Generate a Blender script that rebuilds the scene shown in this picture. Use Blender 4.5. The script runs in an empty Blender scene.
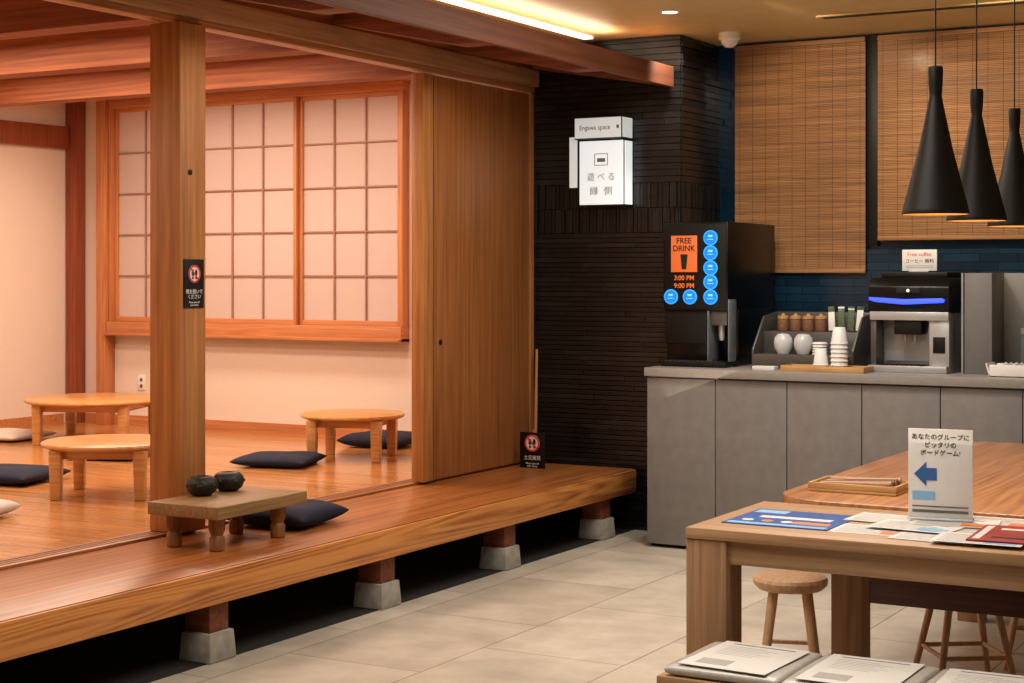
import bpy, bmesh, math, random
from mathutils import Vector, Matrix, Euler
random.seed(7)
S=bpy.context.scene; COL=S.collection
try:
    S.view_settings.view_transform='Standard'
except Exception: pass

# ---------------------------------------------------------------- helpers
def lin(h):
    h=h.lstrip('#'); v=[int(h[i:i+2],16)/255 for i in (0,2,4)]
    return tuple((c/12.92 if c<=.04045 else ((c+.055)/1.055)**2.4) for c in v)+(1,)
def newmat(name):
    m=bpy.data.materials.new(name); m.use_nodes=True
    return m,m.node_tree.nodes,m.node_tree.links,m.node_tree.nodes['Principled BSDF']
def plain(name,col,rough=.5,metal=0,emit=0,ecol=None,trans=0,noise=.08,nscale=30,coat=0,bump=0,spec=None,stretch=None):
    m,N,L,b=newmat(name)
    b.inputs['Roughness'].default_value=rough; b.inputs['Metallic'].default_value=metal
    b.inputs['Transmission Weight'].default_value=trans
    b.inputs['Coat Weight'].default_value=coat
    if spec is not None: b.inputs['Specular IOR Level'].default_value=spec
    c=lin(col)
    if noise>0:
        tc=N.new('ShaderNodeTexCoord'); n=N.new('ShaderNodeTexNoise'); n.inputs['Scale'].default_value=nscale; n.inputs['Detail'].default_value=5
        r=N.new('ShaderNodeValToRGB')
        r.color_ramp.elements[0].position=.3; r.color_ramp.elements[1].position=.7
        r.color_ramp.elements[0].color=tuple(x*(1-noise) for x in c[:3])+(1,)
        r.color_ramp.elements[1].color=tuple(min(1,x*(1+noise)) for x in c[:3])+(1,)
        if stretch:
            mp=N.new('ShaderNodeMapping'); mp.inputs['Scale'].default_value=stretch
            L.new(tc.outputs['Object'],mp.inputs['Vector']); L.new(mp.outputs['Vector'],n.inputs['Vector'])
        else: L.new(tc.outputs['Object'],n.inputs['Vector'])
        L.new(n.outputs['Fac'],r.inputs['Fac']); L.new(r.outputs['Color'],b.inputs['Base Color'])
        if bump>0:
            bp=N.new('ShaderNodeBump'); bp.inputs['Strength'].default_value=bump; bp.inputs['Distance'].default_value=.01
            L.new(n.outputs['Fac'],bp.inputs['Height']); L.new(bp.outputs['Normal'],b.inputs['Normal'])
    else: b.inputs['Base Color'].default_value=c
    if emit>0:
        b.inputs['Emission Color'].default_value=lin(ecol or col); b.inputs['Emission Strength'].default_value=emit
    return m
def wood(name,dark,light,axis='X',scale=1.,rough=.4,plank=None,bump=.08,coat=0.,contrast=.12,fine=2.6,knot=0.):
    """axis = grain direction; plank=(length,width) gives boards lying in XY"""
    m,N,L,b=newmat(name)
    b.inputs['Roughness'].default_value=rough; b.inputs['Coat Weight'].default_value=coat; b.inputs['Coat Roughness'].default_value=.15
    tc=N.new('ShaderNodeTexCoord'); mp=N.new('ShaderNodeMapping')
    sc={'X':(.4,7,7),'Y':(7,.4,7),'Z':(7,7,.4)}[axis]
    mp.inputs['Scale'].default_value=tuple(s*scale for s in sc)
    L.new(tc.outputs['Object'],mp.inputs['Vector'])
    vec=mp.outputs['Vector']
    br=None
    if plank:
        br=N.new('ShaderNodeTexBrick'); bm_=N.new('ShaderNodeMapping')
        if axis=='Y': bm_.inputs['Rotation'].default_value=(0,0,math.pi/2)
        L.new(tc.outputs['Object'],bm_.inputs['Vector']); L.new(bm_.outputs['Vector'],br.inputs['Vector'])
        br.inputs['Scale'].default_value=1; br.inputs['Brick Width'].default_value=plank[0]; br.inputs['Row Height'].default_value=plank[1]
        br.inputs['Mortar Size'].default_value=.0022; br.inputs['Bias'].default_value=0
        br.inputs['Color1'].default_value=(.82,.82,.82,1); br.inputs['Color2'].default_value=(1.08,1.08,1.08,1); br.inputs['Mortar'].default_value=(.3,.3,.3,1)
        ad=N.new('ShaderNodeVectorMath'); ad.operation='MULTIPLY_ADD'
        L.new(br.outputs['Color'],ad.inputs[0]); ad.inputs[1].default_value=(13,17,11); L.new(vec,ad.inputs[2]); vec=ad.outputs[0]
    mp2=N.new('ShaderNodeMapping')
    mp2.inputs['Scale'].default_value={'X':(1.2,fine,fine),'Y':(fine,1.2,fine),'Z':(fine,fine,1.2)}[axis]
    L.new(vec,mp2.inputs['Vector'])
    n=N.new('ShaderNodeTexNoise'); n.inputs['Scale'].default_value=2.2; n.inputs['Detail'].default_value=8; n.inputs['Distortion'].default_value=.25; n.inputs['Roughness'].default_value=.62
    L.new(mp2.outputs['Vector'],n.inputs['Vector'])
    n0=N.new('ShaderNodeTexNoise'); n0.inputs['Scale'].default_value=.55; n0.inputs['Detail'].default_value=1.5
    L.new(vec,n0.inputs['Vector'])
    mu=N.new('ShaderNodeMath'); mu.operation='MULTIPLY'; mu.inputs[1].default_value=15+knot; L.new(n0.outputs['Fac'],mu.inputs[0])
    fr=N.new('ShaderNodeMath'); fr.operation='PINGPONG'; fr.inputs[1].default_value=.5; L.new(mu.outputs[0],fr.inputs[0])
    mx=N.new('ShaderNodeMath'); mx.operation='MULTIPLY_ADD'; mx.inputs[1].default_value=contrast*1.8
    L.new(fr.outputs[0],mx.inputs[0]); L.new(n.outputs['Fac'],mx.inputs[2])
    r=N.new('ShaderNodeValToRGB'); e=r.color_ramp.elements
    e[0].position=.36; e[1].position=.74; e[0].color=lin(dark); e[1].color=lin(light)
    L.new(mx.outputs[0],r.inputs['Fac'])
    out=r.outputs['Color']
    if br:
        mm=N.new('ShaderNodeMix'); mm.data_type='RGBA'; mm.blend_type='MULTIPLY'; mm.inputs[0].default_value=1
        L.new(out,mm.inputs[6]); L.new(br.outputs['Color'],mm.inputs[7]); out=mm.outputs[2]
    L.new(out,b.inputs['Base Color'])
    bp=N.new('ShaderNodeBump'); bp.inputs['Strength'].default_value=bump; bp.inputs['Distance'].default_value=.003
    L.new(n.outputs['Fac'],bp.inputs['Height']); L.new(bp.outputs['Normal'],b.inputs['Normal'])
    return m

class B:
    def __init__(s): s.bm=bmesh.new(); s.mats=[]
    def mi(s,m):
        if m not in s.mats: s.mats.append(m)
        return s.mats.index(m)
    def merge(s,t,mat):
        i=s.mi(mat)
        for f in t.faces: f.material_index=i
        me=bpy.data.meshes.new('t'); t.to_mesh(me); t.free(); s.bm.from_mesh(me); bpy.data.meshes.remove(me); return s
    def box(s,x0,x1,y0,y1,z0,z1,mat,bev=0,M=None,seg=2):
        t=bmesh.new()
        v=[t.verts.new((x,y,z)) for x in (x0,x1) for y in (y0,y1) for z in (z0,z1)]
        for f in ((0,1,3,2),(4,6,7,5),(0,4,5,1),(2,3,7,6),(0,2,6,4),(1,5,7,3)): t.faces.new([v[i] for i in f])
        if bev>0: bmesh.ops.bevel(t,geom=t.edges[:],offset=bev,segments=seg,affect='EDGES',profile=.5)
        if M is not None: bmesh.ops.transform(t,matrix=M,verts=t.verts)
        return s.merge(t,mat)
    def boxes(s,L_,mat):
        t=bmesh.new()
        for (x0,x1,y0,y1,z0,z1) in L_:
            v=[t.verts.new((x,y,z)) for x in (x0,x1) for y in (y0,y1) for z in (z0,z1)]
            for f in ((0,1,3,2),(4,6,7,5),(0,4,5,1),(2,3,7,6),(0,2,6,4),(1,5,7,3)): t.faces.new([v[i] for i in f])
        return s.merge(t,mat)
    def lathe(s,prof,mat,c=(0,0,0),seg=40,M=None,cap=True):
        t=bmesh.new(); rings=[]
        for r,z in prof:
            if r<1e-5: rings.append([t.verts.new((0,0,z))])
            else: rings.append([t.verts.new((r*math.cos(2*math.pi*i/seg),r*math.sin(2*math.pi*i/seg),z)) for i in range(seg)])
        for a,b in zip(rings,rings[1:]):
            for i in range(seg):
                j=(i+1)%seg
                if len(a)==1 and len(b)==1: continue
                if len(a)==1: t.faces.new((a[0],b[j],b[i]))
                elif len(b)==1: t.faces.new((a[i],a[j],b[0]))
                else: t.faces.new((a[i],a[j],b[j],b[i]))
        if cap:
            if len(rings[0])>1: t.faces.new(rings[0][::-1])
            if len(rings[-1])>1: t.faces.new(rings[-1])
        bmesh.ops.recalc_face_normals(t,faces=t.faces)
        if M is not None: bmesh.ops.transform(t,matrix=M,verts=t.verts)
        bmesh.ops.translate(t,vec=c,verts=t.verts)
        return s.merge(t,mat)
    def rod(s,p,q,r,mat,r2=None,seg=16):
        p=Vector(p);q=Vector(q);d=q-p
        M=Vector((0,0,1)).rotation_difference(d.normalized()).to_matrix().to_4x4()
        return s.lathe([(r,0),(r if r2 is None else r2,d.length)],mat,tuple(p),seg,M)
    def prism(s,pts,axis,a0,a1,mat,bev=0):
        t=bmesh.new()
        def P(u,v,w): return {'X':(w,u,v),'Y':(u,w,v),'Z':(u,v,w)}[axis]
        a=[t.verts.new(P(u,v,a0)) for u,v in pts]; b=[t.verts.new(P(u,v,a1)) for u,v in pts]
        t.faces.new(a); t.faces.new(b[::-1])
        for i in range(len(pts)):
            j=(i+1)%len(pts); t.faces.new((a[j],a[i],b[i],b[j]))
        bmesh.ops.recalc_face_normals(t,faces=t.faces)
        if bev>0: bmesh.ops.bevel(t,geom=t.edges[:],offset=bev,segments=2,affect='EDGES',profile=.5)
        return s.merge(t,mat)
    def pillow(s,w,d,h,mat,c=(0,0,0),n=18,seed=0,pw=.45):
        t=bmesh.new(); rnd=random.Random(seed); ph=[rnd.uniform(0,6) for _ in range(4)]
        for sg in (1,-1):
            g=[]
            for i in range(n+1):
                row=[]
                for j in range(n+1):
                    u=-math.cos(math.pi*i/n); v=-math.cos(math.pi*j/n)
                    e=max(0,(1-u**4)*(1-v**4))**pw
                    pin=1-.05*(1-abs(u))*(abs(v)>.6)-.05*(1-abs(v))*(abs(u)>.6)
                    if pw<.3: pin=1
                    z=sg*h/2*e*(1+(.12 if pw>.3 else .04)*math.sin(3*u+ph[0])*math.sin(4*v+ph[1])-.1*math.exp(-8*(u*u+v*v))*(sg>0))
                    if sg<0: z=max(z,-h/2*.9)
                    row.append(t.verts.new((u*w/2*pin,v*d/2*pin,z+h/2)))
                g.append(row)
            for i in range(n):
                for j in range(n):
                    q=(g[i][j],g[i+1][j],g[i+1][j+1],g[i][j+1]); t.faces.new(q if sg>0 else q[::-1])
        bmesh.ops.remove_doubles(t,verts=t.verts,dist=.0008)
        bmesh.ops.translate(t,vec=c,verts=t.verts)
        return s.merge(t,mat)
    def obj(s,name,parent=None,loc=(0,0,0),rot=(0,0,0),ang=35,label=None,cat=None,group=None,kind=None):
        me=bpy.data.meshes.new(name); s.bm.to_mesh(me); s.bm.free()
        for m in s.mats: me.materials.append(m)
        me.polygons.foreach_set('use_smooth',[True]*len(me.polygons))
        try: me.set_sharp_from_angle(angle=math.radians(ang))
        except Exception: pass
        o=bpy.data.objects.new(name,me); COL.objects.link(o); o.parent=parent; o.location=loc; o.rotation_euler=rot
        tag(o,label,cat,group,kind); return o
def tag(o,label=None,cat=None,group=None,kind=None):
    if label:o['label']=label
    if cat:o['category']=cat
    if group:o['group']=group
    if kind:o['kind']=kind
    return o
def thing(name,label,cat,loc,rz=0,group=None,kind=None):
    o=bpy.data.objects.new(name,None); COL.objects.link(o); o.location=loc; o.rotation_euler=(0,0,rz); o.empty_display_size=.1
    return tag(o,label,cat,group,kind)
def sub(name,parent,loc):
    o=bpy.data.objects.new(name,None); COL.objects.link(o); o.parent=parent; o.location=loc; o.empty_display_size=.05; return o
def dup(root,loc,rz=0,label=None):
    def rec(o,p):
        n=o.copy(); COL.objects.link(n)
        if p is not None: n.parent=p
        for c in list(o.children): rec(c,n)
        return n
    n=rec(root,None); n.location=loc; n.rotation_euler=(0,0,rz)
    if label:n['label']=label
    return n
def text(body,size,mat,parent,loc,rot=(0,0,0),name='lettering',ext=.0006,align='CENTER',space=1.,xs=1.,off=0.):
    cu=bpy.data.curves.new('t','FONT'); cu.body=body; cu.size=size; cu.extrude=ext; cu.align_x=align; cu.align_y='CENTER'; cu.space_line=space; cu.offset=off
    t=bpy.data.objects.new('t',cu); COL.objects.link(t)
    bpy.context.view_layer.update()
    me=bpy.data.meshes.new_from_object(t.evaluated_get(bpy.context.evaluated_depsgraph_get()))
    bpy.data.objects.remove(t); bpy.data.curves.remove(cu)
    me.materials.clear(); me.materials.append(mat)
    o=bpy.data.objects.new(name,me); COL.objects.link(o); o.parent=parent; o.location=loc; o.rotation_euler=rot; o.scale=(xs,1,1)
    return o
R90=math.pi/2
FY=(R90,0,0)      # faces -Y
FX=(R90,0,R90)    # faces +X
RX90=Matrix.Rotation(R90,4,'X')   # z -> -y
RY90=Matrix.Rotation(R90,4,'Y')   # z -> x

# ---------------------------------------------------------------- materials
M_wallcream=plain('plaster_cream','#e6d7c9',.85,noise=.03,nscale=60,bump=.05)
M_roomceil=plain('room_ceiling_tan','#b8977a',.85,noise=.05,nscale=20)
M_wallwarm=plain('plaster_warm','#b9b0a2',.85,noise=.05)
M_walldark=plain('dark_paint','#0c0b0b',.7)
M_ceilgold=plain('gold_ceiling','#cdb27c',.5,noise=.06,nscale=8)
M_deck=wood('deck_boards','#7e4520','#b9743a','Y',1.,.34,plank=(3.2,.2),coat=.06)
M_fascia=wood('fascia_wood','#8f4c22','#d28c48','Y',1.3,.45,contrast=.3,fine=2.,knot=6)
M_roomfloor=wood('room_boards','#a96b38','#d69c5e','X',1.,.22,plank=(1.8,.12),coat=.2,contrast=.08)
M_post=wood('post_wood','#90592c','#bb7f44','Z',1.,.5,contrast=.08)
M_beam=wood('beam_wood','#703414','#a05a2c','X',1.2,.65)
M_lint=wood('lintel_wood','#8a5c38','#b08258','Y',1.2,.5)
M_raft=wood('rafter_wood','#5a2a14','#84482a','X',1.2,.6)
M_eaveedge=wood('eave_edge_wood','#552c18','#784428','Y',1.2,.6,contrast=.08)
M_eaveboard=wood('eave_board','#96562c','#c4824a','Y',1.2,.6,plank=(3.,.2))
M_door=wood('door_wood','#8a5228','#b07640','Z',1.1,.45,contrast=.05)
M_doorframe=wood('door_frame_wood','#985f30','#c2894c','Z',1.2,.48,contrast=.08)
M_trackw=wood('track_wood','#8a5430','#b87a48','Y',1.6,.4)
M_frame=wood('window_wood','#a9683e','#cd8b58','X',1.5,.5)
M_frameZ=wood('window_wood_vertical','#a9683e','#cd8b58','Z',1.5,.5)
M_redpost=wood('red_post','#77391e','#9c5232','Z',1.5,.5)
M_lat=plain('lattice_wood','#9a7462',.6,noise=.1)
M_paper=plain('shoji_paper','#c8b6af',.9,noise=.04,nscale=90)
M_tabw=wood('round_table_wood','#b98248','#dda868','X',1.8,.3,coat=.2,contrast=.08)
M_oak=wood('oak_table','#93704e','#b8926c','X',1.5,.42,contrast=.2)
M_oakZ=wood('oak_leg','#846245','#a88260','Z',1.5,.5,contrast=.2)
M_big=wood('big_table_wood','#7e5032','#b27c50','Y',1.5,.3,contrast=.25,coat=.15)
M_darkw=wood('dark_beam','#3a1f16','#5a3224','X',1.5,.5)
M_stoolw=wood('stool_wood','#a27c58','#c8a27a','Z',1.8,.45)
M_lowt=wood('low_table_wood','#7a5a36','#9e7c4e','Y',1.8,.5)
M_lowleg=wood('turned_leg_wood','#6a3f20','#95602e','Z',1.8,.45)
M_stone=plain('stone_footing','#97938a',.9,noise=.18,nscale=25,bump=.3)
M_gravelshade=plain('dark_underfloor','#1f1b18',.95,noise=.4,nscale=120,bump=.5)  # dark ground whose colour also carries the shade under the platform
M_tile=plain('black_wall_tile','#141313',.28,noise=.3,nscale=14,bump=.15)
M_tile2=plain('dark_wall_tile','#1e1d1c',.28,noise=.3,nscale=14,bump=.15)
M_counter=plain('grey_laminate','#7b7876',.5,noise=.1,nscale=14,bump=.04)
M_counter2=plain('grey_laminate_cool','#76736f',.5,noise=.1,nscale=11,bump=.04)
M_ctop=plain('worktop_grey','#8f8b87',.35,noise=.07,nscale=40)
M_black=plain('black_gloss','#060607',.3,noise=0,spec=.3)
M_blackm=plain('black_matte','#0b0a0a',.5,noise=0,spec=.3)
M_steel=plain('brushed_steel','#b8b8b8',.38,metal=.5,noise=.05)
M_steeld=plain('dark_steel','#605e5b',.4,metal=.6,noise=.05)
M_grey=plain('grey_panel','#6f6d6b',.5,noise=.05)
M_greyl=plain('light_grey_panel','#7c7a78',.5,noise=.05)
M_navy=plain('navy_cloth','#121a33',.9,noise=.25,nscale=200,bump=.2)
M_whitecl=plain('light_cloth','#cfc6be',.9,noise=.05,nscale=200,bump=.1)
M_greycl=plain('pale_grey_cloth','#c4c0bb',.25,noise=.08,nscale=30,bump=.12,coat=.4)
M_iron=plain('black_lumpy','#0d0c0c',.5,noise=.2,nscale=60,bump=.5)
M_white=plain('white_plastic','#e8e6e2',.4,noise=0)
M_paperw=plain('white_paper','#dddbd8',.4,noise=.02)
M_ink=plain('grey_ink','#65635f',.8,noise=0)
M_inkl=plain('light_grey_ink','#a8a6a4',.8,noise=0)
M_inkb=plain('black_ink','#151515',.8,noise=0)
M_blue=plain('blue_print','#1c4f9c',.4,noise=.15,nscale=20)
M_lblue=plain('light_blue_print','#7fb4dc',.5,noise=0)
M_arrow=plain('arrow_blue','#2f5f9a',.6,noise=0)
M_red=plain('red_print','#8e1f1c',.5,noise=.2,nscale=25)
M_redi=plain('red_ink','#c9281e',.6,noise=0,emit=.1,ecol='#c9281e')
M_orangei=plain('orange_ink','#dc7434',.6,noise=0,emit=.25,ecol='#dc7434')
M_orange=plain('orange_panel','#c8602c',.5,noise=0,emit=.45,ecol='#d86834')
M_bluebtn=plain('blue_lit_button','#0a5ccc',.4,noise=0,emit=.95,ecol='#0a78ee')
M_bluerim=plain('cyan_blue_rim','#1c90f0',.4,noise=0,emit=.95,ecol='#1c9cff')
M_bluein=plain('pale_lit_button','#6cc4ff',.4,noise=0,emit=.8,ecol='#60bcff')
M_led=plain('blue_led','#2a3cff',.4,noise=0,emit=4,ecol='#2438ff')
M_signlit=plain('lit_sign_face','#dde2e2',.6,noise=0,emit=.72,ecol='#e0eaee')
M_signtop=plain('lit_sign_top','#ccd0cf',.6,noise=0,emit=.5,ecol='#dce2e2')
M_signedge=plain('sign_frame_grey','#2a2a29',.5,noise=0)
M_signink=plain('sign_lettering','#7d7f7e',.6,noise=0,emit=.06,ecol='#909090')
M_cove=plain('cove_light','#fff6e4',.5,noise=0,emit=2.6,ecol='#fff2d6')
M_down=plain('downlight_glow','#fff2d8',.5,noise=0,emit=8,ecol='#fff0d0')
M_gold=plain('lamp_inside_gold','#d89a54',.4,metal=.4,noise=.1,emit=.6,ecol='#e89848')  # gold lining; the bulb's warm light on it is put in as emission
M_bamboo=plain('bamboo_slats','#9a6e46',.6,noise=.42,nscale=1.,stretch=(1.6,1,70))
M_cord=plain('blind_cord','#573a24',.8,noise=.1)
M_teal=plain('teal_window','#071a28',.15,noise=.3,nscale=3,emit=.015,ecol='#1a6a90')
M_bamtray=wood('tray_wood','#a47a48','#cda26a','X',2.,.5)
M_green=plain('green_packet','#4a5c3e',.7,noise=.4,nscale=60)
M_brown=plain('brown_packet','#7a5238',.7,noise=.3,nscale=60)
M_clear=plain('clear_plastic','#f0f4f6',.15,noise=0,trans=.45)
M_smoke=plain('smoked_plastic','#8d9498',.15,noise=0,trans=.5)

def tilefloor():
    m,N,L,b=newmat('stone_floor_tiles')
    tc=N.new('ShaderNodeTexCoord'); br=N.new('ShaderNodeTexBrick'); mp=N.new('ShaderNodeMapping')
    mp.inputs['Rotation'].default_value=(0,0,R90); mp.inputs['Location'].default_value=(.1,.25,0)
    L.new(tc.outputs['Object'],mp.inputs['Vector']); L.new(mp.outputs['Vector'],br.inputs['Vector'])
    br.inputs['Scale'].default_value=1; br.inputs['Brick Width'].default_value=.9; br.inputs['Row Height'].default_value=.6
    br.inputs['Mortar Size'].default_value=.003; br.inputs['Color1'].default_value=lin('#b8b0a3'); br.inputs['Color2'].default_value=lin('#c6beb1'); br.inputs['Mortar'].default_value=lin('#7c766c')
    n=N.new('ShaderNodeTexNoise'); n.inputs['Scale'].default_value=3.5; n.inputs['Detail'].default_value=9; n.inputs['Roughness'].default_value=.65
    L.new(tc.outputs['Object'],n.inputs['Vector'])
    r=N.new('ShaderNodeValToRGB'); e=r.color_ramp.elements; e[0].position=.32;e[1].position=.68; e[0].color=(.74,.73,.71,1); e[1].color=(1.1,1.09,1.07,1)
    L.new(n.outputs['Fac'],r.inputs['Fac'])
    mm=N.new('ShaderNodeMix'); mm.data_type='RGBA'; mm.blend_type='MULTIPLY'; mm.inputs[0].default_value=1
    L.new(br.outputs['Color'],mm.inputs[6]); L.new(r.outputs['Color'],mm.inputs[7]); L.new(mm.outputs[2],b.inputs['Base Color'])
    b.inputs['Roughness'].default_value=.42
    bp=N.new('ShaderNodeBump'); bp.inputs['Strength'].default_value=.4; bp.inputs['Distance'].default_value=.003; bp.invert=True
    L.new(br.outputs['Fac'],bp.inputs['Height']); L.new(bp.outputs['Normal'],b.inputs['Normal'])
    return m
def bluetile():
    m,N,L,b=newmat('blue_glazed_tiles')
    tc=N.new('ShaderNodeTexCoord'); mp=N.new('ShaderNodeMapping'); mp.inputs['Rotation'].default_value=(R90,0,0)
    br=N.new('ShaderNodeTexBrick'); L.new(tc.outputs['Object'],mp.inputs['Vector']); L.new(mp.outputs['Vector'],br.inputs['Vector'])
    br.inputs['Scale'].default_value=1; br.inputs['Brick Width'].default_value=.2; br.inputs['Row Height'].default_value=.045; br.inputs['Mortar Size'].default_value=.0022
    br.inputs['Color1'].default_value=lin('#0e2436'); br.inputs['Color2'].default_value=lin('#143349'); br.inputs['Mortar'].default_value=lin('#0a1722')
    L.new(br.outputs['Color'],b.inputs['Base Color']); b.inputs['Roughness'].default_value=.2
    return m
M_floor=tilefloor(); M_bluet=bluetile()
ST='structure'

# ---------------------------------------------------------------- room shell
XI=-4.66   # line of the sliding doors
XF=-3.98   # platform front
ZP=.35     # platform height
ZC=2.78    # ceiling
YB=8.45    # tiled pier front
YW=9.0     # back wall
def shell(name,x0,x1,y0,y1,z0,z1,mat,label,cat):
    b=B(); cx,cy=(x0+x1)/2,(y0+y1)/2
    b.box(x0-cx,x1-cx,y0-cy,y1-cy,0,z1-z0,mat)
    return b.obj(name,loc=(cx,cy,z0),label=label,cat=cat,kind=ST)
shell('floor',-4.0,1.6,-2.0,9.2,-.1,0,M_floor,'large beige stone floor tiles with thin joints','floor')
shell('floor.001',-9.0,-4.0,1.9,9.2,-.1,0,M_gravelshade,'dark recessed ground under the raised platform','floor')
shell('ceiling',-4.4,1.6,-2.0,9.2,ZC,ZC+.1,M_ceilgold,'muted gold painted ceiling over the dining area','ceiling')
shell('ceiling.001',-9.0,-4.4,1.9,9.2,ZC,ZC+.1,M_ceilgold,'ceiling above the raised room','ceiling')
shell('wall_east',1.6,1.7,-2.0,9.2,0,ZC,M_wallwarm,'plain warm plaster wall','wall')
shell('wall_south',-9.0,1.6,-2.1,-2.0,0,ZC,M_wallwarm,'plain warm plaster wall','wall')
shell('wall_south.001',-9.0,-4.7,1.9,2.0,0,ZC,M_wallcream,'cream plaster wall of the raised room','wall')
shell('wall_west',-8.95,-8.85,2.0,9.03,ZP,ZC,M_wallcream,'cream plaster wall beside the low tables','wall')
shell('wall_north',-8.95,-4.68,9.03,9.13,ZP,ZC,M_wallcream,'cream plaster wall below the paper window','wall')
shell('wall_north.001',-3.72,1.6,YW,YW+.1,0,ZC,M_teal,'dark teal glazed wall behind the blinds','wall')
b=B(); b.box(-1.11,1.11,-.01,.01,0,.7,M_bluet); b.obj('wall_north.002',loc=(-2.6,YW-.011,.88),label='dark blue glazed splashback tiles above the counter',cat='wall',kind=ST)
b=B(); b.box(-2.095,2.095,-3.515,3.515,-.12,0,M_roomfloor); b.obj('floor.002',loc=(-6.755,5.515,ZP),label='glossy orange wooden floorboards of the raised room',cat='floor',kind=ST)
b=B(); b.box(-2.05,2.05,-3.5,3.5,0,.02,M_roomceil); b.obj('ceiling.002',loc=(-6.8,5.52,2.74),label='tan ceiling between the raised room beams',cat='ceiling',kind=ST)

# tiled pier
X0,X1=-4.665,-3.72
cx=-4.16
b=B()
b.box(X0-cx,X1-cx-.012,.012,.70,0,ZC-.001,M_walldark)
LA=[];LB=[]
z=.0
rnd=random.Random(3)
while z<ZC-.002:
    band=1.66<=z<1.96
    h=.14 if band else (.028 if z<1.66 else .036)
    h=min(h,ZC-.001-z)
    x=X0-rnd.random()*.2
    while x<X1:
        w=rnd.uniform(.020,.026) if band else rnd.uniform(.25,.55)
        a=max(x,X0); c=min(x+w,X1)
        if c-a>.004: (LA if rnd.random()<.7 else LB).append((a-cx,c-cx-(.003 if band else .001),-rnd.choice((.0,.003,.0075) if band else (.001,.003,.006)),.014,z,z+h-.004))
        x+=w
    y=0.014
    while y<.70:
        w=rnd.uniform(.020,.026) if band else rnd.uniform(.2,.4); c=min(y+w,.70)
        LA.append((X1-cx-.014,X1-cx+rnd.choice((0,.003,.006,.01)),y,c-.0015,z,z+h-.004)); y+=w
    z+=h
b.boxes(LA,M_tile); b.boxes(LB,M_tile2)
b.obj('wall_north.003',loc=(cx,YB,0),label='black stacked stone strip tile pier',cat='wall',kind=ST)
shell('wall_north.004',-4.78,-4.68,8.44,9.03,ZP,ZC,M_wallcream,'cream wall return behind the sliding door','wall')

b=B(); b.box(-2.1,2.05,-.012,0,0,.07,M_frame); b.obj('baseboard_north',loc=(-6.74,9.03,ZP),label='brown wooden baseboard',cat='baseboard',kind=ST)
b=B(); b.box(0,.012,-3.4,3.4,0,.07,M_frame); b.obj('baseboard_west',loc=(-8.85,5.5,ZP),label='brown wooden baseboard',cat='baseboard',kind=ST)
b=B(); b.box(-.05,.05,-.05,.05,0,ZC-ZP-.04,M_redpost,.003); b.obj('trim_1',loc=(-8.79,8.97,ZP),label='red-brown corner post',cat='post',kind=ST)
b=B(); b.box(-.045,.045,-.05,.05,0,ZC-ZP-.04,M_frameZ,.003); b.obj('trim_2',loc=(-8.50,8.975,ZP),label='brown upright beside the paper window',cat='post',kind=ST)
b=B(); b.box(0,.06,-3.4,3.4,0,.16,M_redpost,.003); b.obj('trim_3',loc=(-8.85,5.5,2.36),label='red-brown rail along the top of the wall',cat='rail',kind=ST)
b=B(); b.box(-1.9,1.85,-.06,.0,0,.04,M_frame,.002); b.obj('trim_4',loc=(-6.6,9.03,2.70),label='wooden rail above the paper window',cat='rail',kind=ST)

# ---------------------------------------------------------------- shoji window
WX0,WX1=-8.45,-5.90; WZ0,WZ1=1.0,2.70; wy=9.03
win=thing('window_1','wooden paper lattice window with a thick sill','window',((WX0+WX1)/2,wy,WZ0),kind=ST)
hw=(WX1-WX0)/2; H=WZ1-WZ0
b=B()
b.box(-hw,hw,-.10,0,0,.10,M_frame,.003); b.box(-hw,hw,-.125,0,.0,.022,M_frame,.002)
b.box(-hw,hw,-.08,0,H-.06,H,M_frame,.003)
for s_ in (-1,1): b.box(s_*hw-(.035 if s_>0 else 0),s_*hw+(.035 if s_<0 else 0),-.08,0,.10,H-.06,M_frameZ,.003)
b.obj('frame',win)
def shoji(px0,px1,yo):
    p=sub('sash',win,(px0-(WX0+WX1)/2,yo,.10))
    w=px1-px0; h=H-.16
    b=B(); fw=.026
    b.box(0,fw,-.02,.01,0,h,M_frameZ,.002); b.box(w-fw,w,-.02,.01,0,h,M_frameZ,.002); b.box(fw,w-fw,-.02,.01,0,.035,M_frame,.002); b.box(fw,w-fw,-.02,.01,h-.03,h,M_frame,.002)
    b.obj('sash_frame',p)
    b=B(); L_=[]
    iw=w-2*fw; ih=h-.065
    for i in (1,2): L_.append((fw+iw*i/3-.006,fw+iw*i/3+.006,-.012,-.001,.035,h-.03))
    for i in range(1,5):
        L_.append((fw,w-fw,-.011,-.001,.035+ih*i/5-.005,.035+ih*i/5+.005))
    b.boxes(L_,M_lat); b.obj('lattice',p)
    b=B(); b.box(fw,w-fw,0,.004,.035,h-.03,M_paper); b.obj('paper',p)
pw=.84
shoji(WX0+.035,WX0+.035+pw-.01,-.03)
shoji(WX0+.035+pw-.03,WX0+.035+2*pw-.02,-.062)
shoji(WX0+.035+2*pw-.02,WX1-.035,-.03)
o=B().box(-.035,.035,-.008,0,-.055,.055,M_white,.003).obj('wall_outlet',loc=(-8.2,9.03,.66),label='white wall power outlet low on the cream wall',cat='outlet')
for zz in (-.025,.02):
    b=B(); b.lathe([(.014,.0078),(.014,.0092),(0,.0092)],M_ink,(0,0,zz),16,M=RX90); b.obj('socket',o)

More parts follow.
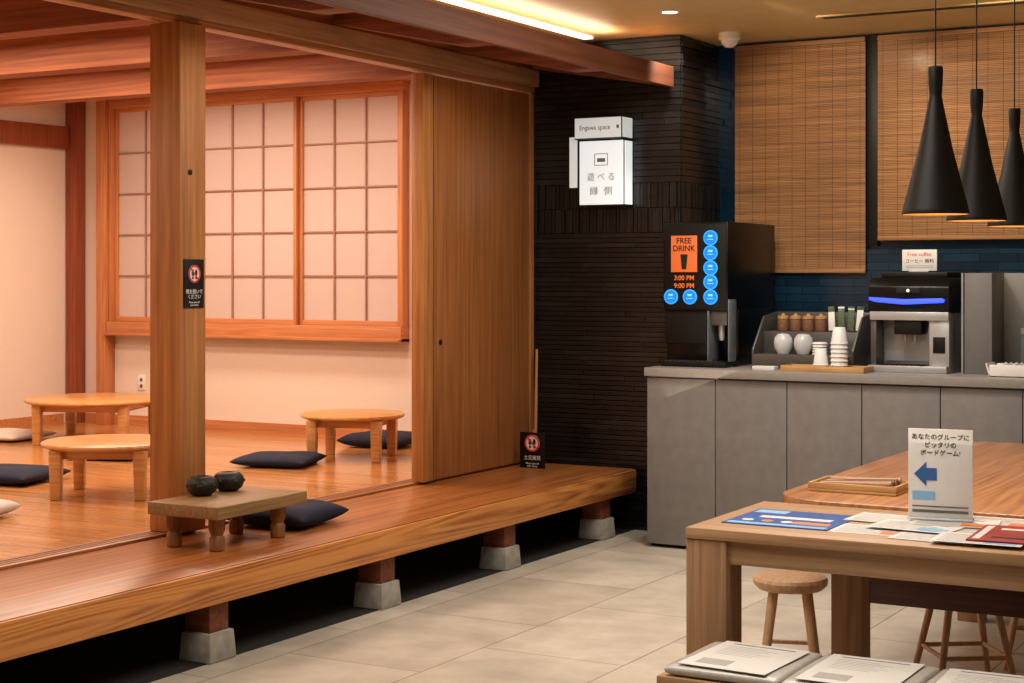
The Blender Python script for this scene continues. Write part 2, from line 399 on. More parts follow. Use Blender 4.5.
# ---------------------------------------------------------------- platform
pl=thing('raised_platform','polished orange-brown wooden veranda platform on stone-footed legs','platform',(XF,5.2,0))
b=B(); b.box(XI-XF,-.0,-3.2,3.2,ZP-.05,ZP,M_deck,.003); b.obj('deck',pl)
b=B(); b.box(-.06,0.012,-3.2,3.2,.222,ZP-.003,M_fascia,.003); b.obj('edge_board',pl)
for y in (3.68,4.83,5.96,7.03,8.09):
    y_=y-5.2
    b=B(); b.box(-.145,-.025,y_-.055,y_+.055,.108,.223,M_raft,.003); b.obj('leg',pl)
    b=B()
    t=bmesh.new(); bmesh.ops.create_cube(t,size=1)
    for v in t.verts:
        k=1 if v.co.z<0 else .90
        v.co=Vector((-.08+v.co.x*.155*k,y_+v.co.y*.155*k,.055+v.co.z*.108))
    bmesh.ops.bevel(t,geom=t.edges[:],offset=.006,segments=2,affect='EDGES',profile=.5)
    b.merge(t,M_stone); b.obj('stone_footing',pl,label='grey stone footing')
b=B(); b.box(-.06,.06,-3.2,3.2,0,.012,M_trackw,.002)
for xx in (-.03,.0,.03): b.box(xx-.004,xx+.004,-3.2,3.2,.0115,.0135,M_eaveedge)
b.obj('trim_5',loc=(XI-.06,5.2,ZP),label='grooved wooden sliding door track',cat='track',kind=ST)

post=thing('wooden_post','square light brown wooden post standing at the platform','post',(-4.6825,5.3775,ZP+.0135))
b=B(); b.box(-.0825,.0825,-.0825,.0825,0,2.5-ZP-.0135,M_post,.004); b.obj('shaft',post)
b=B(); b.lathe([(.011,0),(.012,.004),(.005,.006),(0,.006)],M_blackm,(.0825,-.02,1.86-ZP),20,M=RY90); b.obj('knob',post,label='small black round knob')

def nosign(name,w,h,loc,rot,label,upper):
    s_=thing(name,label,'sign',loc); s_.rotation_euler=rot
    b=B(); b.box(-w/2,w/2,-h/2,h/2,0,.006,M_blackm,.001); b.obj('board',s_)
    r=w*.30; cy=h*.2
    b=B(); b.lathe([(r,.0062),(r,.0075),(0,.0075)],M_paperw,(0,cy,0),32)
    b.obj('badge',s_,label='white round badge')
    b=B(); t=[(r*1.0,.0076),(r*1.0,.009),(r*.8,.009),(r*.8,.0076)]
    b.lathe(t+[t[0]],M_redi,(0,cy,0),32,cap=False)
    Mx=Matrix.Translation((0,cy,0))@Matrix.Rotation(math.radians(-45),4,'Z')
    b.box(-r*.85,r*.85,-r*.09,r*.09,.0085,.0095,M_redi,M=Mx)
    b.obj('prohibition_ring',s_,label='red prohibition ring with slash')
    b=B()
    for sx in (-1,1):
        b.lathe([(r*.2,.0076),(r*.2,.0084),(0,.0084)],M_inkb,(sx*r*.28,cy+r*.12,0),16,M=Matrix.Scale(1.9,4,(0,1,0)))
        b.lathe([(r*.15,.0076),(r*.15,.0084),(0,.0084)],M_inkb,(sx*r*.28,cy-r*.45,0),16)
    b.obj('shoe_symbol',s_,label='black shoe print symbol')
    text(upper,w*.17,M_paperw,s_,(0,-h*.22,.0065))
    text('Please take off\nyour shoes',w*.09,M_paperw,s_,(0,-h*.41,.0065))
    return s_
nosign('no_shoes_sign',.125,.205,(-4.5995,5.378,1.405),FX,'black card with red no-shoes symbol on the post','靴を脱いで\nください')
nosign('no_shoes_sign.001',.16,.20,(-4.495,8.15,ZP+.101),FY,'small black no-shoes card standing on the platform','土足厳禁')

# lintel
b=B(); b.box(-.09,.06,-3.2,3.2,0,.095,M_lint,.003); b.box(-.05,.03,-3.2,3.2,-.03,0,M_trackw,.003)
b.obj('lintel_beam',loc=(XI,5.22,2.53),label='long brown wooden lintel above the sliding doors',cat='beam')
b=B(); b.box(-.03,.02,-3.2,3.2,0,ZC-2.626,M_eaveboard); b.obj('trim_6',loc=(XI,5.22,2.6255),label='wooden board above the lintel',cat='wall strip',kind=ST)
dr=thing('door_1','tall brown wooden sliding door panel with vertical grain','door',(XI,7.80,ZP+.0135),kind=ST)
hd=2.49-ZP-.0135
b=B(); b.box(-.02,.02,-.50,.57,.0,hd,M_door,.002); b.obj('panel',dr)
b=B(); b.box(-.035,.04,-.595,-.50,0,hd,M_doorframe,.003); b.obj('jamb_post',dr)
b=B(); b.box(-.03,.03,.57,.61,0,hd,M_doorframe,.003); b.obj('stile',dr)
b=B(); b.box(.02,.026,-.47,-.44,0,hd,M_door,.001); b.obj('moulding',dr)
b=B(); b.lathe([(.014,0),(.015,.004),(.010,.005),(.008,.002),(0,.002)],M_blackm,(.02,-.40,.72),20,M=RY90); b.obj('pull',dr,label='dark round finger pull')

# beams
bm0=None
for i,y in enumerate((2.13,3.13,4.23,5.33,6.43,7.53)):
    if bm0 is None:
        b=B(); b.box(-2.02,2.02,-.075,.075,0,.205,M_beam,.0015,seg=1)
        bm0=b.obj('ceiling_beam',loc=(-6.78,y,2.515),label='thick orange-brown ceiling beam above the raised room',cat='beam',group='ceiling beams of the raised room')
    else: dup(bm0,(-6.78,y,2.515))
# eave with rafters
ev=thing('eave','sloping wooden eave with exposed rafters and a reddish edge board','eave',(-4.04,5.2,2.47))
b=B(); b.prism([(-.555,.235),(.29,.110),(.29,.125),(-.555,.252)],'Y',-3.2,3.2,M_eaveboard); b.obj('roof_board',ev)
b=B(); b.box(.272,.30,-3.2,3.2,.012,.125,M_eaveedge,.0012,seg=1); b.obj('edge_board',ev)
for y in (3.13,4.23,5.33,6.43,7.53):
    y_=y-5.2
    b=B(); b.prism([(-.555,.160),(.12,.016),(.271,.016),(.271,.112),(-.555,.234)],'Y',y_-.06,y_+.06,M_raft,.0015); b.obj('rafter',ev)
b=B(); b.prism([(-.555,.158),(.271,.015),(.271,.112),(-.555,.234)],'Y',3.13,3.19,M_raft,.0015); b.obj('end_board',ev)
b=B(); b.box(-.03,.03,-3.1,3.1,-.012,0,M_cove); b.obj('cove_light',loc=(-4.22,5.2,ZC),label='glowing warm linear light along the ceiling above the eave',cat='light')

# ---------------------------------------------------------------- round low tables
def roundtable(loc,r,h,rz,label):
    t=thing('low_round_table',label,'table',loc,rz,group='low round tables in the raised room')
    b=B(); b.lathe([(0,h-.028),(r-.02,h-.028),(r-.004,h-.02),(r,h-.012),(r-.003,h-.004),(r-.012,h),(0,h)],M_tabw,seg=64); b.obj('table_top',t)
    b=B(); k=r*.62; b.box(-k,k,-k+.01,-k+.03,h-.075,h-.028,M_tabw,.002); b.box(-k,k,k-.03,k-.01,h-.075,h-.028,M_tabw,.002); b.box(-k+.01,-k+.03,-k,k,h-.075,h-.028,M_tabw,.002); b.box(k-.03,k-.01,-k,k,h-.075,h-.028,M_tabw,.002); b.obj('apron',t)
    for sx in (-1,1):
        for sy in (-1,1):
            b=B(); q=bmesh.new(); bmesh.ops.create_cube(q,size=1)
            for v in q.verts:
                w=.062 if v.co.z>0 else .05
                v.co=Vector((sx*k+v.co.x*w,sy*k+v.co.y*w,(v.co.z+.5)*(h-.028)))
            bmesh.ops.bevel(q,geom=q.edges[:],offset=.006,segments=2,affect='EDGES',profile=.5)
            b.merge(q,M_tabw); b.obj('leg',t)
roundtable((-7.70,8.05,ZP),.46,.285,.4,'large round light wood low table near the plaster wall')
roundtable((-5.79,6.14,ZP),.33,.27,.5,'small round light wood low table beside the post')
roundtable((-5.66,8.05,ZP),.31,.27,.35,'small round light wood low table below the paper window')

def cushion(loc,w,d,h,rz,mat,label,seed,name='floor_cushion',group='floor cushions'):
    b=B(); b.pillow(w,d,h,mat,seed=seed,pw=.45 if name=='floor_cushion' else .16); return b.obj(name,loc=loc,rot=(0,0,rz),label=label,cat='cushion',group=group,ang=180)
cushion((-4.44,5.80,ZP),.42,.40,.095,.1,M_navy,'dark navy square cushion on the platform edge',1)
cushion((-5.83,7.56,ZP),.44,.42,.07,.3,M_navy,'dark navy flat cushion on the wooden floor',2)
cushion((-6.60,6.26,ZP),.46,.44,.08,.2,M_navy,'dark navy cushion beside the small round table',3)
cushion((-5.90,8.72,ZP),.44,.42,.09,.1,M_navy,'dark cushion against the wall behind the round table',4)
cushion((-8.30,7.85,ZP),.46,.44,.06,.1,M_whitecl,'pale cushion beside the large round table',5)
cushion((-6.92,7.36,ZP),.42,.40,.05,.3,M_navy,'dark flat cushion between the round tables',6)
cushion((-5.80,5.20,ZP),.40,.38,.08,.3,M_whitecl,'pale beige cushion on the floorboards',7)

lt=thing('small_low_table','small rectangular brown wooden low table in front of the post','table',(-4.35,5.31,ZP))
b=B(); b.box(-.18,.18,-.29,.29,.135,.185,M_lowt,.004); b.obj('table_top',lt)
for sx in (-.11,.11):
    for sy in (-.21,.18):
        b=B(); b.lathe([(.026,0),(.031,.006),(.031,.05),(.024,.062),(.033,.085),(.035,.135)],M_lowleg,(sx,sy,0),24); b.obj('leg',lt)
for i,(x,y) in enumerate(((-4.46,5.27),(-4.46,5.44))):
    b=B(); b.lathe([(.0,0),(.035,.0),(.058,.018),(.066,.042),(.060,.064),(.045,.078),(.028,.080),(.024,.072),(.010,.070),(0,.078)],M_iron,seg=36)
    for k in range(6):
        a=k*1.05+i; b.lathe([(0,-.012),(.012,-.006),(.014,.0),(.008,.008),(0,.01)],M_iron,(.056*math.cos(a),.056*math.sin(a),.045),12)
    b.obj('black_round_pot',loc=(x,y,ZP+.185),rot=(0,0,i*.7),label='small black rounded pot on the low table',cat='pot',group='black round pots',ang=180)

sh=thing('long_shoehorn','long slender wooden shoehorn leaning beside the sliding door','shoehorn',(-4.575,8.32,ZP))
b=B(); b.rod((0,0,.0),(-.01,.04,.66),.011,M_doorframe,.008); b.obj('handle',sh)
b=B(); b.prism([(-.02,0),(.02,0),(.018,.14),(.008,.2),(-.008,.2),(-.018,.14)],'Y',-.016,-.008,M_doorframe,.001); b.obj('blade',sh)

# ---------------------------------------------------------------- lit sign on pier
sg=thing('lit_wall_sign','glowing white box sign with grey lettering on the tiled pier','sign',(-4.165,YB-.008,1.83))
b=B(); b.box(-.135,.15,-.10,0,0,.37,M_signedge,.002); b.box(-.15,.15,-.13,0,.375,.50,M_signedge,.002); b.box(-.21,-.15,-.08,0,.10,.40,M_signedge,.002); b.obj('housing',sg)
b=B(); b.box(-.130,.145,-.106,-.10,.006,.366,M_signlit,.002); b.box(.15,.154,-.098,-.005,.006,.363,M_signlit); b.obj('main_face',sg)
b=B(); b.box(-.145,.145,-.136,-.13,.381,.494,M_signtop,.002); b.box(.15,.154,-.126,-.005,.382,.493,M_signtop); b.obj('top_face',sg)
b=B(); b.box(-.205,-.155,-.087,-.08,.106,.394,M_signtop,.002); b.obj('side_face',sg)
text('Engawa space',.0385,M_ink,sg,(-.018,-.1365,.438),FY,xs=.92)
b=B(); b.box(.119,.133,-.1372,-.136,.430,.449,M_ink); b.obj('icon',sg)
text('遊 べ る',.050,M_signink,sg,(.007,-.1065,.160),FY,space=1.)
text('縁  側',.052,M_signink,sg,(.007,-.1065,.08),FY,xs=1.1)
b=B()
b.boxes([(-.035,.050,-.1072,-.106,.226,.230),(-.035,.050,-.1072,-.106,.290,.294),(-.035,-.031,-.1072,-.106,.230,.290),(.046,.050,-.1072,-.106,.230,.290),(-.018,.033,-.1072,-.106,.246,.268)],M_signink); b.obj('pictogram',sg,label='small grey square pictogram')

# ---------------------------------------------------------------- counter
cu0=None
CW=.39
for i in range(7):
    x=-3.70+CW*i
    if cu0 is None:
        cu0=thing('counter_cabinet','grey laminate counter cabinet unit with a plain front','cabinet',(x,7.96,0),group='counter cabinet units')
        b=B(); b.box(.002,CW-.002,.02,1.0,.05,.905,M_counter2); b.box(.002,CW-.002,.05,1.0,0,.05,M_blackm); b.obj('body',cu0)
        b=B(); b.box(.0025,CW-.0025,0,.02,.02,.895,M_counter,.002); b.obj('door',cu0)
    else: dup(cu0,(x,7.96,0))
b=B(); b.box(-.005,2.75,0,1.05,0,.045,M_ctop,.003); b.obj('worktop',loc=(-3.70,7.935,.905),label='long smooth grey worktop on the counter cabinets',cat='worktop')
ZT=.95

# drinks dispenser
dd=thing('drink_dispenser','black self-service drink dispenser with blue lit buttons','drink machine',(-3.69,8.15,ZT))
W=.373
b=B(); b.box(0,W,0,.70,.30,.772,M_black,.006); b.box(0,.245,.05,.70,.0,.302,M_black,.004); b.box(.245,W,.15,.70,.0,.302,M_black,.004)
b.box(0,.245,.02,.06,.12,.302,M_blackm,.004); b.obj('body',dd)
b=B(); b.box(.01,W-.01,-.0035,.0,.31,.76,M_blackm,.001); b.obj('front_panel',dd)
b=B(); b.box(.048,.20,-.008,-.003,.505,.70,M_orange,.002); b.obj('promo_panel',dd,label='orange lit panel')
text('FREE\nDRINK',.043,M_inkb,dd,(.124,-.009,.651),FY,space=.95,off=.0006)
text('3:00 PM\n9:00 PM',.036,M_orangei,dd,(.124,-.0055,.452),FY,space=1.15,off=.0004)
b=B(); b.prism([(.112,.52),(.138,.52),(.146,.60),(.104,.60)],'Y',-.0095,-.008,M_inkb); b.obj('cup_symbol',dd)
for (x,z) in [(.277,.687),(.277,.607),(.277,.527),(.277,.452),(.277,.372),(.048,.372),(.158,.372)]:
    g=sub('button',dd,(x,-.003,z))
    b=B(); b.lathe([(.040,0),(.040,.006),(.034,.0075),(.034,.006)],M_bluerim,seg=28,M=RX90,cap=False); b.obj('button_rim',g)
    b=B(); b.lathe([(.034,.0),(.034,.007),(0,.007)],M_bluebtn,seg=28,M=RX90); b.obj('button_face',g)
    b=B(); b.boxes([(-.013,.013,-.0085,-.007,.004,.016),(-.018,.018,-.0085,-.007,-.010,-.006)],M_bluein); b.obj('button_icon',g)
b=B(); b.box(.010,W+.01,-.06,.049,0,.028,M_blackm,.004); b.box(.246,W+.01,.049,.149,0,.028,M_blackm,.002)
for i in range(12): b.box(.03+i*.026,.04+i*.026,-.045,.04,.028,.032,M_steeld)
b.obj('drip_tray',dd)
b=B(); b.box(.265,.36,.02,.14,.22,.299,M_steeld,.008); b.obj('nozzle_housing',dd,label='grey nozzle housing')
b=B(); b.lathe([(.012,.14),(.016,.16),(.018,.22)],M_steel,(.31,.07,0),20); b.obj('nozzle',dd)
b=B(); b.box(.255,.262,.0,.15,.03,.30,M_smoke,.002); b.obj('splash_guard',dd,label='clear splash guard')
b=B(); b.box(W+.0,W+.008,.0,.10,.03,.36,M_smoke,.002); b.obj('splash_guard',dd,label='clear splash guard')

# condiment rack
rk=thing('condiment_rack','stepped grey steel condiment rack on the counter','rack',(-3.19,8.17,ZT))
b=B()
for x in (0,.54): b.prism([(0,0),(.36,0),(.36,.29),(.16,.27),(.0,.10)],'X',x,x+.01,M_steeld,.001)
b.box(.01,.54,.0,.15,.0,.075,M_steeld,.002); b.box(.01,.54,.15,.36,.0,.19,M_steeld,.002); b.box(.01,.54,.35,.36,.19,.29,M_steeld,.001)
b.obj('shelf_body',rk)
for i,x in enumerate((-3.10,-3.03,-2.96,-2.89)):
    b=B(); b.lathe([(.026,0),(.03,.01),(.03,.06),(.024,.07),(.0,.07)],M_brown,seg=24); b.lathe([(.031,.066),(.031,.08),(.01,.084),(.008,.094),(0,.094)],M_bamtray,seg=24)
    b.obj('sugar_jar',loc=(x,8.40,ZT+.1905),label='small brown sugar jar with a pale lid in the rack',cat='jar',group='jars in the rack')
for i,x in enumerate((-2.825,-2.775,-2.725,-2.68)):
    b=B()
    for k in range(5): b.box(-.017,.017,-.02+k*.009,-.016+k*.009,0.002,.10+.010*((k*3+i)%4),M_green if (k+i)%3 else M_paperw,.001,M=Matrix.Rotation(.08*(k-2),4,'X')@Matrix.Rotation(.04*(i-2),4,'Y'))
    b.obj('tea_packet_bundle',loc=(x,8.40,ZT+.193),label='bundle of green tea packets standing in the rack',cat='tea packets',group='tea packets in the rack')
for i,x in enumerate((-3.04,-2.93)):
    b=B(); b.lathe([(.030,0),(.046,.03),(.050,.06),(.046,.085),(.030,.105),(0,.11),(0,.106),(.028,.101),(.044,.083),(.047,.06),(.043,.031),(.028,.003),(0,.003)],M_clear,seg=28); b.obj('clear_lid_container',loc=(x,8.235,ZT+.0755),label='clear rounded plastic container on the lower step',cat='container',group='clear containers in the rack')
ls=thing('white_lid_stack','stack of white plastic cup lids on the rack step','lids',(-2.84,8.235,ZT+.0755))
for k in range(5):
    b=B(); b.lathe([(.038,0),(.040,.003),(.036,.010),(.030,.012),(0,.012)],M_white,(0,0,k*.0135),24); b.obj('cup_lid',ls)
tr=thing('wooden_tray','shallow light wood tray at the counter edge','tray',(-2.745,8.06,ZT))
b=B(); b.box(-.21,.21,-.07,.07,0,.008,M_bamtray,.002); b.obj('base',tr)
for nm,bx in (('front_rim',(-.21,.21,-.078,-.07,0,.03)),('back_rim',(-.21,.21,.07,.078,0,.03)),('side_rim',(-.218,-.21,-.078,.078,0,.03)),('side_rim',(.21,.218,-.078,.078,0,.03))):
    b=B(); b.box(*bx,M_bamtray,.002); b.obj(nm,tr)
def cups(x,y,n,r,label):
    s_=thing('paper_cup_stack',label,'cups',(x,y,ZT+.0085),group='paper cup stacks')
    for i in range(n):
        b=B(); z=i*.022
        b.lathe([(r,0),(r+.003,.002),(r+.003,.006),(r,.008),(r*.72,.085),(r*.7,.086),(0,.086)],M_white,(0,0,z),28,cap=False); b.obj('paper_cup',s_)
cups(-2.678,8.06,7,.042,'tall stack of upside-down white paper cups')
cups(-2.775,8.06,2,.038,'short stack of upside-down white paper cups')
b=B(); b.box(-.06,.06,-.03,.03,0,.02,M_paperw,.002); b.obj('paper_napkin_pack',loc=(-3.07,8.05,ZT),label='small white napkin pack on the counter',cat='napkins')

# coffee machine
cm=thing('coffee_machine','black and silver automatic coffee machine with blue light line','coffee machine',(-2.56,8.2,ZT))
W=.40
b=B(); b.box(0,W,.13,.50,.0,.30,M_steel,.006); b.box(0,.03,.0,.13,0,.27,M_steeld,.003); b.obj('body',cm)
b=B(); b.prism([(0,.30),(-.02,.32),(-.02,.43),(.02,.475),(.50,.475),(.50,.30)],'X',-.005,W+.005,M_black,.005); b.box(.03,W-.03,.08,.45,.475,.505,M_blackm,.006); b.obj('head',cm)
b=B(); b.prism([(-.0,.378),(.18,.368),(.37,.374),(.385,.366),(.378,.352),(.18,.342),(.03,.354),(.0,.364)],'Y',-.028,-.019,M_led,.001); b.obj('light_line',cm,label='wide glowing blue light line')
b=B(); b.box(.14,.26,-.026,-.019,.400,.425,M_inkb,.001); b.lathe([(.008,0),(.008,.002),(0,.002)],M_signlit,(.20,-.0265,.412),16,M=RX90); b.obj('display',cm)
b=B(); b.box(.12,.26,.0,.13,.19,.27,M_blackm,.006); b.obj('spout_housing',cm)
for x in (.165,.215):
    b=B(); b.rod((x,.05,.19),(x,.05,.155),.009,M_steel); b.obj('spout',cm)
b=B(); b.box(.04,.30,.118,.131,.05,.26,M_steel,.002); b.obj('back_plate',cm,label='brushed steel plate')
b=B(); b.box(.30,.40,.0,.13,0,.27,M_steel,.004); b.obj('side_unit',cm,label='brushed steel side unit')
b=B(); b.box(.32,.38,-.006,.001,.10,.18,M_blackm,.002); b.obj('side_outlet',cm)
b=B(); b.box(.0,.40,-.015,.12,.262,.305,M_steel,.003); b.obj('trim_band',cm,label='silver band below the head')
b=B(); b.box(.0,W,-.05,-.001,-.0,.035,M_steel,.004); b.box(.031,.299,-.001,.117,.0,.035,M_steeld,.002)
for i in range(10): b.box(.04+i*.025,.052+i*.025,-.04,.105,.035,.038,M_blackm)
b.obj('drip_tray',cm)
s_=thing('coffee_sign','white card sign standing on the coffee machine','sign',(-2.37,8.42,ZT+.5055))
b=B(); b.box(-.09,.09,-.004,.004,.006,.115,M_paperw,.001); b.box(-.05,.05,-.025,.025,0,.006,M_clear,.001); b.obj('board',s_)
text('Free coffee',.028,M_redi,s_,(0,-.0045,.09),FY); text('コーヒー 無料',.024,M_inkb,s_,(0,-.0045,.055),FY)
b=B(); b.box(-.07,.07,-.0048,-.004,.02,.022,M_ink); b.box(-.07,.07,-.0048,-.004,.03,.032,M_ink); b.obj('printed_lines',s_)

# grey screen at right
gc=thing('grey_counter_divider','grey upright divider panels standing on the counter','divider',(-2.09,8.22,ZT))
b=B(); b.box(0,.135,0,.30,0,.50,M_grey,.003); b.obj('side_panel',gc)
b=B(); b.box(.135,.9,.24,.30,0,.50,M_greyl,.002); b.obj('back_panel',gc)
b=B(); b.rod((-.012,.01,0),(-.012,.01,.5),.006,M_steel); b.obj('upright',gc,label='thin steel upright')
tb=thing('white_tub','pale plastic tub of supplies on the counter','tub',(-1.80,8.10,ZT))
b=B(); b.prism([(-.12,0),(.12,0),(.14,.065),(.132,.065),(.115,.006),(-.115,.006),(-.132,.065),(-.14,.065)],'Y',-.08,.08,M_white); b.box(-.12,.12,-.08,-.075,.0,.06,M_white,.001); b.box(-.12,.12,.075,.08,.0,.06,M_white,.001); b.obj('tub_body',tb)
for i in range(6):
    b=B(); b.rod((-.09+i*.03,-.05,.035+.012*(i%2)),(-.07+i*.025,.05,.06),.008,M_clear if i%2 else M_white,seg=8); b.obj('straw',tb)
gl=thing('glass_carafe','small clear glass server with grey lid','carafe',(-1.80,8.36,ZT))
b=B(); b.lathe([(.045,0),(.05,.01),(.05,.16),(.045,.2),(.041,.2),(.045,.16),(.045,.012),(0,.008)],M_smoke,seg=28); b.obj('vessel',gl)
b=B(); b.lathe([(.047,.2),(.047,.225),(.01,.235),(0,.235)],M_steel,seg=28); b.obj('lid',gl)

# blinds
def blind(x0,x1,z0,label):
    t=thing('bamboo_blind',label,'blind',((x0+x1)/2,YW-.045,z0),group='bamboo blinds')
    w=(x1-x0)/2; Ht=ZC-.02-z0
    b=B(); L_=[]; z=0.02
    while z<Ht: L_.append((-w,w,-.0015,.0015,z,z+.0075)); z+=.0094
    b.boxes(L_,M_bamboo); b.obj('slats',t)
    b=B(); L_=[]; n=int(2*w/.085)
    for i in range(n+1):
        x=-w+.03+(2*w-.06)*i/n; L_.append((x-.0012,x+.0012,-.0028,.0028,0.02,Ht))
    b.boxes(L_,M_cord); b.obj('cord',t)
    b=B(); b.box(-w,w,-.008,.008,0,.022,M_bamboo,.003); b.obj('bottom_rail',t)
    b=B(); b.box(-w,w,-.012,.012,Ht-.02,Ht,M_bamboo,.002); b.obj('top_rail',t)
blind(-3.60,-2.825,1.45,'tall woven bamboo blind over the window')
blind(-2.755,-1.3,1.63,'wide woven bamboo blind over the window, rolled slightly higher')
b=B(); b.box(-.03,.03,-.03,0,0,ZC-1.6,M_blackm,.002); b.obj('trim_7',loc=(-2.79,YW,1.6),label='black vertical window mullion between the blinds',cat='mullion',kind=ST)
# ceiling fittings
dc=thing('dome_camera','white dome security camera on the ceiling','camera',(-3.47,8.55,ZC))
b=B(); b.lathe([(.06,0),(.06,-.035),(.055,-.04),(0,-.04)],M_white,seg=28); b.obj('base',dc)
b=B(); b.lathe([(.048,-.04),(.043,-.06),(.024,-.078),(0,-.082)],M_white,seg=28); b.obj('dome',dc)
for i,(x,y) in enumerate(((-3.45,7.7),(-2.6,5.6),(-1.0,5.0))):
    b=B(); b.lathe([(.05,0),(.05,-.004),(.04,-.004),(.04,0)],M_white,seg=28,cap=False); b.lathe([(.04,-.001),(0,-.001)],M_down,seg=28,cap=False)
    b.obj('downlight',loc=(x,y,ZC),label='small round recessed ceiling downlight',cat='light',group='ceiling downlights')
b=B(); b.box(-.9,.9,-.05,.05,-.006,0,M_ceilgold,.001)
for k in (-.025,.0,.025): b.box(-.88,.88,k-.005,k+.005,-.008,-.006,M_blackm)
b.obj('air_vent',loc=(-1.95,8.25,ZC),label='long slotted air vent in the ceiling',cat='vent')

# ---------------------------------------------------------------- pendant lamps
pn0=None
for (x,y) in ((-1.375,5.06),(-1.42,5.75),(-1.46,6.50)):
    if pn0 is None:
        pn0=thing('pendant_lamp','black conical pendant lamp hanging on a thin cord','lamp',(x,y,1.63),group='black pendant lamps')
        b=B()
        pr=[(.100,0),(.1015,.006),(.099,.016),(.052,.20),(.0225,.345),(.0185,.362),(.0185,.372),(.0215,.40),(.023,.445),(.021,.455),(.0,.456)]
        b.lathe(pr,M_blackm,seg=48,cap=False); b.obj('lamp_shade',pn0)
        b=B(); b.lathe([(.0985,.0005),(.096,.016),(.049,.20),(.030,.30),(0,.30)],M_gold,seg=48,cap=False); b.obj('shade_lining',pn0,label='brassy inner lining')
        b=B(); b.lathe([(0,.012),(.02,.016),(.032,.035),(.028,.065),(.014,.09),(.014,.18)],M_down,seg=24); b.obj('bulb',pn0)
        b=B(); b.rod((0,0,.455),(0,0,ZC-1.63),.0025,M_blackm,seg=8); b.obj('cord',pn0)
        b=B(); b.lathe([(.04,ZC-1.63),(.04,ZC-1.655),(.01,ZC-1.66),(0,ZC-1.66)],M_blackm,seg=24); b.obj('canopy',pn0)
    else: dup(pn0,(x,y,1.63))

# ---------------------------------------------------------------- tables at right
ta=thing('rectangular_table','pale oak rectangular table with square legs and papers on it','table',(-1.91,4.37,0))
TZ=.72
b=B(); b.box(0,1.35,0,.62,TZ-.032,TZ,M_oak,.004); b.obj('table_top',ta)
for bx in ((.12,1.21,.02,.05),(.04,1.30,.57,.60),(.02,.05,.13,.57),(1.30,1.33,.13,.57)):
    b=B(); b.box(*bx,TZ-.10,TZ-.032,M_oak,.003); b.obj('apron',ta)
for (x,y) in ((.0,.005),(1.21,.005),(.265,.50),(.98,.50)):
    b=B(); b.box(x,x+(.10 if y>.1 else .125),y,y+(.07 if y>.1 else .12),0,TZ-.032,M_oakZ,.004); b.obj('leg',ta)
tb=thing('large_wooden_table','large reddish wooden table with rounded corners','table',(-1.42,6.15,0))
b=B(); pts=[]
hx,hy,rr=.52,1.08,.22
for cx_,cy_,a0 in ((hx-rr,hy-rr,0),(-hx+rr,hy-rr,90),(-hx+rr,-hy+rr,180),(hx-rr,-hy+rr,270)):
    for k in range(9):
        a=math.radians(a0+k*11.25); pts.append((cx_+rr*math.cos(a),cy_+rr*math.sin(a)))
b.prism(pts,'Z',TZ-.045,TZ,M_big,.004); b.obj('table_top',tb)
for sx in (-1,1):
    for sy in (-1,1):
        b=B(); b.box(sx*.315-.05,sx*.315+.05,sy*.80-.05,sy*.80+.05,0,TZ-.045,M_oakZ,.004); b.obj('leg',tb)
for sy in (-1,1):
    b=B(); b.box(-.265,.265,sy*.80-.03,sy*.80+.03,.36,.47,M_darkw,.004); b.obj('stretcher',tb,label='dark brown stretcher')
def stool(loc,rz,label,h=.40,r=.14,sp=.15,lr=.016):
    s_=thing('round_stool',label,'stool',loc,rz,group='round wooden stools')
    b=B(); b.lathe([(0,h-.045),(r-.02,h-.045),(r-.004,h-.03),(r,h-.014),(r-.006,h-.003),(r-.02,h),(0,h-.004)],M_stoolw,seg=40); b.obj('seat',s_)
    for k in range(4):
        a=math.pi/4+k*R90; b=B(); b.rod((sp*math.cos(a),sp*math.sin(a),0),(r*.6*math.cos(a),r*.6*math.sin(a),h-.04),lr*.75,M_stoolw,lr); b.obj('leg',s_)
    q=sp-(sp-r*.6)*.4
    for k in range(4):
        b=B(); a=math.pi/4+k*R90; a2=a+R90; b.rod((q*math.cos(a),q*math.sin(a),.15),(q*math.cos(a2),q*math.sin(a2),.15),.008,M_stoolw); b.obj('rung',s_)
    return s_
stool((-1.99,5.46,0),.3,'round light wood stool tucked beside the table',.40,.13,.14)
st=stool((-1.45,5.70,0),.6,'tall round wood stool with splayed legs under the large table',.46,.15,.20,.014)
dup(st,(-1.30,6.3,0),.2)
be=thing('bench','pale wooden bench with cushions in front of the table','bench',(-1.80,3.93,0))
b=B(); b.box(0,1.3,0,.36,.365,.40,M_oak,.004); b.obj('bench_seat',be)
for x in (.04,1.18):
    for y in (.03,.26):
        b=B(); b.box(x,x+.07,y,y+.07,0,.365,M_oakZ,.003); b.obj('leg',be)
for i,x in enumerate((-1.625,-1.305,-0.985)):
    cushion((x,4.11,.40),.312,.345,.030,.0,M_greycl,'pale grey flat seat pad with a printed sheet on the bench',20+i,'seat_cushion','bench seat cushions')
def sheet(name,label,cat,loc,w,d,rz,mat,group=None,th=.0015):
    t=thing(name,label,cat,loc,rz,group)
    b=B(); b.box(-w/2,w/2,-d/2,d/2,0,th,mat); b.obj('page',t); return t
